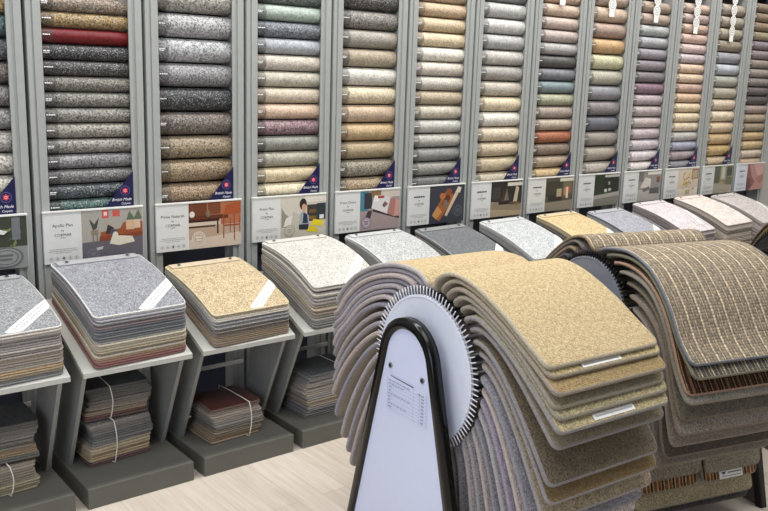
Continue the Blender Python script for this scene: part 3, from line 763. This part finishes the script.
bundle('wine-edged tied carpet bundle under the blue grey fleck book, lower of two', .628, -.225, PZ, .07, .255, .215, 17, .0105, '5d2027 a08a64 a8936c b09c78 a8987c 978b78 6d6f70 4f5459 4b4f55 6a6b6c 7d7a76 8a8580', 3, G_B, sx=-.04)
bundle('dark-topped tied carpet bundle under the blue grey fleck book, upper of two', .630, -.225, PZ+17*.0105+.0055, -.03, .255, .215, 13, .0105, '5a2228 a08d6c 968a78 7d776e 7a7470 63625f 50524f 44484a', 4, G_B, sx=-.04)
bundle('dark red topped tied carpet bundle on the plinth under the sandy beige book', 1.105, -.300, PZ, .03, .240, .225, 15, .0105, '8d7352 9c8059 84745c 6b6258 5f5c5a 74706c 8b867e 9a9084 8c8074 7b6f66', 5, G_B, cover='47190f', sx=.045)
bundle('tall grey striped tied carpet bundle under the off white book', 1.590, -.290, PZ, .02, .260, .225, 20, .0105, '5f6264 74767a 8b8680 a08f78 9a8a74 8d8a86 9c948a 8d8680 9a928a 86827e 77767a 6b6d70', 6, G_B, cover='4d5052', sx=.07)

# ------------------------------------------------------------------ waterfall wheels
HUBZ, RW = .745, .223
def resample(pts, n):
    P = [Vector(p) for p in pts]
    # Catmull-Rom smoothing then equal arc length
    dense = []
    for i in range(len(P)-1):
        p0 = P[max(0, i-1)]; p1 = P[i]; p2 = P[i+1]; p3 = P[min(len(P)-1, i+2)]
        for k in range(12):
            t = k/12
            dense.append(.5*((2*p1)+(-p0+p2)*t+(2*p0-5*p1+4*p2-p3)*t*t+(-p0+3*p1-3*p2+p3)*t**3))
    dense.append(P[-1])
    cum = [0]
    for a, c in zip(dense, dense[1:]): cum.append(cum[-1]+(c-a).length)
    out = []; j = 0
    for k in range(n):
        s = cum[-1]*k/(n-1)
        while j < len(cum)-2 and cum[j+1] < s: j += 1
        u = (s-cum[j])/max(1e-9, cum[j+1]-cum[j]); out.append(dense[j].lerp(dense[j+1], max(0, min(1, u))))
    return out
def wheel_pt(th, r=.236): return Vector((r*math.sin(th), HUBZ+r*math.cos(th)))
NP = 30
INNER = [(.118, .541), (.130, .518), (.139, .48), (.144, .40), (.147, .30), (.148, .20)]
def family(outer, N, tips, th0=3, th1=150, gap=.0115):
    C0 = resample(outer, NP); C1 = resample(INNER, NP)
    D0 = [p-C0[0] for p in C0]; D1 = [p-C1[0] for p in C1]
    T = resample(tips, 200)
    def tip(k):
        u = k/(N-1)*(len(tips)-1); i = min(len(tips)-2, int(u)); f = u-i
        return Vector(tips[i]).lerp(Vector(tips[i+1]), f)
    res = []
    for k in range(N):
        t = k/(N-1)
        st = wheel_pt(math.radians(th0+(th1-th0)*t))
        pts = [st+D0[i]*(1-t)+D1[i]*t for i in range(NP)]
        e = tip(k)-pts[-1]
        pts = [q+e*(i/(NP-1))**1.25 for i, q in enumerate(pts)]
        if res:
            prev = res[-1]
            for it in range(4):
                for i in range(2, NP):
                    q = pts[i]; best = None
                    for a, b in zip(prev, prev[1:]):
                        ab = b-a; u = max(0, min(1, (q-a).dot(ab)/max(1e-12, ab.length_squared))); c = a+ab*u
                        d = (q-c).length
                        if best is None or d < best[0]: best = (d, c, ab.normalized(), u, b is prev[-1])
                    d, c, tg, u, lastseg = best
                    nrm = Vector((-tg.y, tg.x))          # outward side of the layer above
                    g = min(gap, gap*i/4)
                    sd = (q-c).dot(nrm)
                    if lastseg and u >= 1 and sd > -gap*2 and (q-c).dot(tg) > .012: continue
                    if sd > -g: pts[i] = q-nrm*(sd+g)
                for i in range(2, NP-1): pts[i] = pts[i]*.6+(pts[i-1]+pts[i+1])*.2
        for i in range(2, NP):                            # stay clear of the wheel
            v = pts[i]-Vector((0, HUBZ)); m = .236+.006*min(1, i/3)
            if v.length < m: pts[i] = Vector((0, HUBZ))+v.normalized()*m
        res.append(pts)
    return res
def prof_from(pts, sign):
    """sign -1: front (towards -y); +1: back"""
    cum = [0]
    for a, c in zip(pts, pts[1:]): cum.append(cum[-1]+(c-a).length)
    L = cum[-1]
    nr = []
    for i in range(len(pts)):
        d = (pts[min(i+1, len(pts)-1)]-pts[max(i-1, 0)]).normalized(); nr.append(Vector((-d.y, d.x)))
    def prof(s):
        s = max(0, min(L, s)); j = 0
        while j < len(cum)-2 and cum[j+1] < s: j += 1
        u = (s-cum[j])/max(1e-9, cum[j+1]-cum[j])
        p = pts[j].lerp(pts[j+1], u); n_ = nr[j].lerp(nr[j+1], u).normalized()
        return (sign*p.x, p.y, sign*n_.x, n_.y)
    return prof, L

# outline of the side panel in local (h, z)
def panel_outline(inset=0.0, z0=0.0):
    R0, cz, k = .136, .771, .26
    R = R0-inset; a0 = math.atan(k); n = 22
    w0 = R*math.sqrt(1+k*k)+(cz-z0)*k
    pts = [(-w0, z0)]
    for i in range(n+1):
        a = (PI-a0)-(PI-2*a0)*i/n
        pts.append((R*math.cos(a), cz+R*math.sin(a)))
    pts.append((w0, z0))
    return pts

def make_wheel_stand(label, loc, rz, disc_mat, tine_mat, width, panel=True):
    t = thing('waterfall_stand', label, 'display stand', loc, rz, 'wheel stands in the foreground')
    # wheel disc with rim lip
    for xd in (0.0, width+.02):
        bm = bmesh.new(); n = 72
        prof = [(0, -.004), (RW-.010, -.004), (RW-.006, -.006), (RW, -.005), (RW, .004), (0, .004)]
        rings = []
        for r, x in prof:
            if r == 0: rings.append([bm.verts.new((xd+x, 0, HUBZ))])
            else: rings.append([bm.verts.new((xd+x, r*math.sin(2*PI*k/n), HUBZ+r*math.cos(2*PI*k/n))) for k in range(n)])
        for Ar, Br in zip(rings, rings[1:]):
            for k in range(n):
                a = Ar[k % len(Ar)]; a2 = Ar[(k+1) % len(Ar)]; b_ = Br[k % len(Br)]; b2 = Br[(k+1) % len(Br)]
                vs = []
                for v in (a, a2, b2, b_):
                    if v not in vs: vs.append(v)
                if len(vs) > 2: bm.faces.new(vs)
        link('wheel', mesh_of(bm, 'wheel', disc_mat, False), t)
    # tines around the rim
    bm = bmesh.new(); cyl(bm, (0, 0, 0), (0, 0, .030), .0029, 6, r1=.0016); me = mesh_of(bm, 'tine', tine_mat, True)
    nt_ = 98
    for k in range(nt_):
        a = 2*PI*k/nt_
        o = link('tine', me, t, None, (-.003, math.sin(a)*(RW-.002), HUBZ+math.cos(a)*(RW-.002)))
        o.rotation_euler = (-a, 0, 0)
    bm = bmesh.new(); cyl(bm, (-.062, 0, HUBZ), (width+.09, 0, HUBZ), .016, 16); link('axle', mesh_of(bm, 'axle', M_METAL, True), t)
    if not panel: disc_only = True
    for xo, sg in ((-.066, 1), (width+.085, -1)):
        bm = bmesh.new(); po = panel_outline(.012); prism_x(bm, po, xo, xo+.012)
        link('side_panel', mesh_of(bm, 'side_panel', M_WHITE if panel else M_SHADOWPANEL), t)
        # black moulded edge
        bm = bmesh.new(); o0 = panel_outline(0.0); o1 = panel_outline(.034)
        x0, x1 = xo-.010, xo+.022
        ringsq = []
        for (a, c) in zip(o0, o1):
            m_ = ((a[0]+c[0])/2, (a[1]+c[1])/2)
            q = lambda u: (a[0]+(c[0]-a[0])*u, a[1]+(c[1]-a[1])*u)
            sec = [(x0+.006, *q(0)), (x0, *q(.2)), (x0-.001, *q(.5)), (x0, *q(.8)), (x0+.007, *q(1)), (x1, *q(1)), (x1, *q(0))]
            ringsq.append([bm.verts.new(s_) for s_ in sec])
        for Ar, Br in zip(ringsq, ringsq[1:]):
            for k in range(7): bm.faces.new((Ar[k], Ar[(k+1) % 7], Br[(k+1) % 7], Br[k]))
        bm.faces.new(ringsq[0]); bm.faces.new(ringsq[-1][::-1])
        link('edge_trim', mesh_of(bm, 'edge_trim', M_BLACK, True), t)
        for sy in (-.080, .080):
            bm = bmesh.new(); xs = xo if sg > 0 else xo+.012
            cyl(bm, (xs+.001*sg, sy, HUBZ-.004), (xs-.004*sg, sy, HUBZ-.004), .0085, 14); cyl(bm, (xs-.003*sg, sy, HUBZ-.004), (xs-.006*sg, sy, HUBZ-.004), .0045, 6, 1)
            link('bolt', mesh_of(bm, 'bolt', [M_METAL, M_BLACKP], False), t)
    return t

def fill(loc, rz, side, outer, N, specs, width, tag_side, tips, halves=(), seed=0, x0=.008, taglab=None, t=.0105, jit=.006):
    t = .0124 if tag_side != U1 else (.0155 if side == 'back' else .0135)
    """hang N samples on one side of the wheel; specs(k) -> (material, colour, binding, word)"""
    rr = random.Random(seed); sign = -1 if side == 'front' else 1
    fam = family(outer, N, tips, gap=t*1.02)
    for k in range(N):
        mat, c, bd, word = specs(k)
        pts = fam[k]
        cut = rr.uniform(0, jit) if k else 0
        prof, L = prof_from(pts, sign); L -= cut
        parts = [(x0, width)] if k not in halves else [(x0, width*.485), (x0+width*.515, width*.485)]
        for hi, (xs, w) in enumerate(parts):
            hx = rr.uniform(-.004, .006) if k else 0
            me = sheet_mesh(w, L-(rr.uniform(0, .02) if k in halves else 0), .026, t, prof, [mat, M_BIND, M_BACK], nu=6, nm=24, name='waterfall_sample')
            # put in world through the stand's transform
            o = link('waterfall_sample', me, None, c, None)
            mw = Matrix.Translation(loc) @ Matrix.Rotation(rz, 4, 'Z') @ Matrix.Translation((xs+w/2+hx, 0, 0))
            o.matrix_world = mw
            set_bind(o, bd)
            half = '' if len(parts) == 1 else (' left half' if hi == 0 else ' right half')
            place = 'outermost' if k == 0 else f'{ORD[k]} layer in'
            tag(o, f'{word}{half} sample, {place} at {side} of {tag_side}', 'carpet sample', f'carpet samples hanging on {tag_side}')
            if taglab and (k, hi) in taglab:
                u0, u1, s0, s1, kind = taglab[(k, hi)]
                bm = bmesh.new(); n = 6; rows_ = []
                for j in range(4):
                    s = L-s0+(s0-s1)*j/3; y_, z_, ny_, nz_ = prof(s); h = t*.5+.0015
                    rows_.append([bm.verts.new((-w/2+w*(u0+(u1-u0)*i/n), y_+ny_*h, z_+nz_*h)) for i in range(n+1)])
                for a_, b_ in zip(rows_, rows_[1:]):
                    for i in range(n): bm.faces.new((a_[i], a_[i+1], b_[i+1], b_[i]))
                pl_ = link('paper_label', mesh_of(bm, 'paper_label', M_LABEL, True), o)
                bm = bmesh.new()
                if kind == 'tri':
                    mk = lambda uu, ss: bm.verts.new((-w/2+w*(u0+(u1-u0)*uu), *[(lambda q: q)(v) for v in ((lambda p_: (p_[0]+p_[2]*(t*.5+.0022), p_[1]+p_[3]*(t*.5+.0022)))(prof(L-s0+(s0-s1)*ss)))]))
                    bm.faces.new([mk(.08, .2), mk(.3, .2), mk(.19, .55)]); bm.faces.new([mk(.36, .3), mk(.95, .3), mk(.95, .42), mk(.36, .42)])
                    bm.faces.new([mk(.1, .7), mk(.9, .7), mk(.9, .76), mk(.1, .76)])
                    link('label_print', mesh_of(bm, 'label_print', M_TEXT), pl_)
                else:
                    mk = lambda uu, ss: bm.verts.new((-w/2+w*(u0+(u1-u0)*uu), *((lambda p_: (p_[0]+p_[2]*(t*.5+.0022), p_[1]+p_[3]*(t*.5+.0022)))(prof(L-s0+(s0-s1)*ss)))))
                    bm.faces.new([mk(.05, .35), mk(.95, .35), mk(.95, .6), mk(.05, .6)])
                    link('label_print', mesh_of(bm, 'label_print', M_TEXT_PALE), pl_)

LOC1, RZ1 = Vector((1.08, -1.600, 0)), -math.radians(4)
LOC2, RZ2 = Vector((2.00, -1.484, 0)), -math.radians(15)
LOC3, RZ3 = Vector((3.20, -1.62, 0)), -math.radians(22)
make_wheel_stand('white-panelled wheel stand with black trim draped in beige samples', LOC1, RZ1, M_DISC, M_TINE_W, .45)
make_wheel_stand('grey wheel stand with black tines draped in striped samples', LOC2, RZ2, M_GREYDISC, M_BLACKP, .565, False)
make_wheel_stand('wheel stand at right edge draped in black and gold samples', LOC3, RZ3, M_BLACKP, M_BLACKP, .45, False)

C_ = lin
GREYS = ['9a9698', 'b0a8a6', '8f8d94', 'b8aca6', '9a92a0', 'a8a4a6', '8a888e', 'b0a6a4']
def spec1f(k):
    tab = [(M_LOOP, 'c0ae8c', 'b4a88c', 'beige looped'), (M_PILE, 'b7a67c', 'a2967c', 'plain beige'), (M_LOOP, 'a4906c', '9a8d78', 'brown looped'),
           (M_LOOP, 'a59a80', '9b927e', 'greyish looped'), (M_PILE, 'ab9f7c', '98907c', 'olive beige'), (M_PILE, 'aea07c', '8d8a84', 'mustard beige'),
           (M_LOOP, '9d937e', '8b8580', 'flecked beige'), (M_PILE, '6d6250', '77716a', 'dark brown'), (M_LOOP, '8e7a5a', '8a8078', 'tan looped'), (M_PILE, 'a3957c', '958c80', 'fawn')]
    if k < len(tab): m, c, bd, w = tab[k]; return m, C_(c), mixc(C_(bd), C_('a5a2aa'), .2 if k < 7 else .45), w
    c = GREYS[k % 8]; return M_PILE, C_(c), C_(c), 'grey' if k % 2 else 'pinkish grey'
def spec1b(k):
    if k == 0: return M_LOOP, C_('c0ae8c'), C_('aaa4a4'), 'beige looped'
    c = ['aaa2a2', 'a09ca2', 'b6aaa6', '98949e', 'aea6a8', '9e9aa2', 'b4aaa8', '94909a'][k % 8]
    return M_PILE, C_(c), C_(c), ('soft grey' if k % 2 else 'warm grey')
def spec2f(k):
    tab = [(M_STRIPE, '9c8c74', '77797f', 'brown striped loop'), (M_STRIPE_GREY, '8a8478', '7c7a6a', 'grey striped loop'), (M_STRIPE_RED, '5a3a30', 'a98c7a', 'dark red striped'),
           (M_PILE, '8d8a80', '8a8478', 'grey'), (M_PILE, '6f6a60', '7f7464', 'dark taupe'), (M_PILE, '8e857c', '85796c', 'taupe'), (M_LOOP, '9a9088', '8f857c', 'light taupe'),
           (M_LOOP, '615b56', '7b7168', 'dark grey looped'), (M_LOOP, '8c847e', '857d75', 'grey looped'), (M_PILE, 'a09686', '8f8678', 'stone'), (M_PILE, '8f8778', '837a6e', 'taupe'),
           (M_STRIPE_RUST, '9c8c74', '857d75', 'rust striped'), (M_PILE, 'a3977c', '8c8474', 'fawn'), (M_PILE, '4a4846', '5f5c58', 'charcoal')]
    if k < len(tab): m, c, bd, w = tab[k]; return m, C_(c), C_(bd), w
    return M_PILE, C_('6b665f'), C_('6b665f'), 'grey brown'
def spec2b(k):
    if k == 0: return M_STRIPE, C_('9c8c74'), C_('8d7c64'), 'brown striped loop'
    c = ['8a7a6a', '77706c', '96866f', '6c686a'][k % 4]; return M_PILE, C_(c), C_(c), 'brown' if k % 2 else 'grey brown'
def spec3(k):
    c, w = [('4a4238', 'dark brown'), ('8d7442', 'gold'), ('2f2c2a', 'black'), ('7c6640', 'old gold'), ('3a3430', 'blackish brown')][k % 5]
    return M_PILE, C_(c), C_(c), w

OUT_F1 = [(.012, .986), (.028, 1.030), (.095, 1.057), (.192, 1.043), (.313, .991), (.400, .940), (.452, .910), (.492, .884)]
OUT_B1 = [(.012, .986), (.034, 1.016), (.085, 1.031), (.181, 1.029), (.296, 1.000), (.413, .943), (.503, .862), (.534, .808)]
OUT_F2 = [(.012, .986), (.040, 1.010), (.110, 1.024), (.180, 1.027), (.245, 1.013), (.321, .976), (.405, .890), (.478, .778), (.545, .715)]
OUT_B2 = [(.012, .986), (.030, 1.015), (.070, 1.035), (.150, 1.018), (.242, .956), (.310, .895), (.390, .800), (.440, .690)]
OUT_B3 = [(.012, .986), (.030, 1.010), (.062, 1.026), (.105, 1.012), (.165, .965), (.225, .885), (.275, .785), (.315, .690)]
TIP_B3 = [(.315, .690), (.33, .66), (.345, .63), (.35, .59), (.355, .54), (.35, .48), (.34, .42), (.33, .36), (.31, .30), (.28, .25), (.25, .2)]
TIP_F1 = [(.492, .884), (.502, .860), (.534, .822), (.528, .785), (.540, .758), (.550, .728), (.540, .678), (.530, .572), (.525, .520), (.512, .465), (.490, .41), (.465, .36), (.44, .32), (.41, .29), (.38, .27), (.34, .25), (.30, .24), (.26, .22), (.21, .20), (.17, .18)]
TIP_B1 = [(.534, .808), (.543, .795), (.551, .775), (.556, .750), (.556, .716), (.552, .685), (.546, .650), (.545, .615), (.548, .560), (.548, .510), (.545, .468), (.520, .40), (.48, .33), (.45, .285), (.42, .246), (.37, .24), (.32, .22), (.27, .21), (.22, .20), (.17, .18)]
TIP_F2 = [(.545, .715), (.562, .672), (.535, .606), (.552, .582), (.512, .512), (.515, .458), (.490, .405), (.460, .352), (.428, .312), (.395, .272), (.370, .212), (.360, .150), (.352, .095), (.335, .060)]
TIP_B2 = [(.440, .690), (.455, .660), (.465, .62), (.46, .57), (.455, .52), (.44, .46), (.42, .41), (.39, .35), (.36, .30), (.33, .26), (.30, .22)]
U1, U2, U3 = 'the white wheel stand', 'the black-tined grey wheel', 'the right-edge wheel stand'
fill(LOC1, RZ1, 'front', OUT_F1, 20, spec1f, .445, U1, TIP_F1, seed=1,
     taglab={(1, 0): (.28, .62, .024, .010, 'bar'), (5, 0): (.31, .67, .030, .012, 'bar')})
fill(LOC1, RZ1, 'back', OUT_B1, 20, spec1b, .445, U1, TIP_B1, seed=2)
fill(LOC2, RZ2, 'front', OUT_F2, 14, spec2f, .565, U2, TIP_F2, seed=3, halves=(9, 10, 11), taglab={(11, 1): (.3, .72, .05, .018, 'tri')})
fill(LOC2, RZ2, 'back', OUT_B2, 13, spec2b, .565, U2, TIP_B2, seed=4)
fill(LOC3, RZ3, 'front', OUT_F2, 11, spec3, .45, U3, TIP_F2, seed=5)
fill(LOC3, RZ3, 'back', OUT_B3, 11, spec3, .45, U3, TIP_B3, seed=6)

# price list stuck to the white side panel
pr = bpy.data.objects.new('price_list', None); COL.objects.link(pr)
bm = bmesh.new(); bm.faces.new([bm.verts.new(v) for v in ((0, .098, .714), (0, -.108, .714), (0, -.108, .600), (0, .098, .600))])
sheet = mesh_of(bm, 'price_list', M_WHITE)
bpy.data.objects.remove(pr)
pl = link('price_list', sheet)
pl.matrix_world = Matrix.Translation(LOC1) @ Matrix.Rotation(RZ1, 4, 'Z') @ Matrix.Translation((-.0672, 0, 0))
tag(pl, 'small printed price table stuck on the white side panel below two bolts', 'price list')
bm = bmesh.new()
def rect_yz(y0, z0, y1, z1): bm.faces.new([bm.verts.new((-.0006, y, z)) for y, z in ((y0, z0), (y1, z0), (y1, z1), (y0, z1))])

rng = random.Random(5)
for j in range(9):
    z = .693-j*.0105
    y = .086
    while y > -.030:
        l = rng.uniform(.008, .018); rect_yz(y, z, max(y-l, -.03), z+.0026); y -= l+.004
        if rng.random() < .18: break
    rect_yz(-.078, z, -.092, z+.003); 
    if j == 0: rect_yz(-.060, z, -.076, z+.003)
    rect_yz(.092, z-.004, -.102, z-.0034)
for y in (-.040, -.070, -.102, .092): rect_yz(y, .602, y-.0008, .702)
link('table_print', mesh_of(bm, 'table_print', M_TABLE), pl)
bm = bmesh.new(); bm.faces.new([bm.verts.new((-.0007, y, z)) for y, z in ((.078, .7085), (-.040, .7045), (-.040, .7085), (.078, .7105))])
link('header_bar', mesh_of(bm, 'header_bar', M_TEXT), pl)

# ------------------------------------------------------------------ light
def area(name, loc, rot, sx, sy, power, color=(1, 1, 1)):
    l = bpy.data.lights.new(name, 'AREA'); l.shape = 'RECTANGLE'; l.size = sx; l.size_y = sy; l.energy = power; l.color = color
    o = bpy.data.objects.new(name, l); COL.objects.link(o); o.location = loc; o.rotation_euler = rot; return o
area('wall_washer', (2.6, -.62, 3.52), (math.radians(9), 0, 0), 8.5, .25, 150, (1, .985, .955))
area('ceiling_panel_light', (2.2, -2.3, 3.54), (0, 0, 0), 6.5, 1.4, 120, (1, .985, .96))
area('cool_fill_light', (-2.3, -3.2, 1.7), (math.radians(90), 0, math.radians(-78)), 2.2, 1.8, 48, (.80, .86, 1))  # added bluish fill from the left, not an actual window
w = bpy.data.worlds.new('World'); scene.world = w; w.use_nodes = True
w.node_tree.nodes['Background'].inputs['Color'].default_value = (.86, .92, 1, 1)
w.node_tree.nodes['Background'].inputs['Strength'].default_value = .16
scene.view_settings.view_transform = 'Standard'
scene.view_settings.look = 'None'
scene.view_settings.exposure = 0.0

# ------------------------------------------------------------------ camera
cam = bpy.data.cameras.new('camera'); co = bpy.data.objects.new('camera', cam); COL.objects.link(co)
f, yaw, pit, rol = 858.44, math.radians(39.00409), math.radians(11.64952), math.radians(1.81469)
F = Vector((math.sin(yaw)*math.cos(pit), math.cos(yaw)*math.cos(pit), -math.sin(pit)))
Rt = Vector((math.cos(yaw), -math.sin(yaw), 0)); U = Rt.cross(F)
r_ = Rt*math.cos(rol)+U*math.sin(rol); u_ = -Rt*math.sin(rol)+U*math.cos(rol)
mw = Matrix((( r_.x, u_.x, -F.x, -.5746), (r_.y, u_.y, -F.y, -3.4335), (r_.z, u_.z, -F.z, 1.5949), (0, 0, 0, 1)))
co.matrix_world = mw
cam.sensor_width = 36; cam.lens = f/768*36; cam.clip_start = .05
scene.camera = co
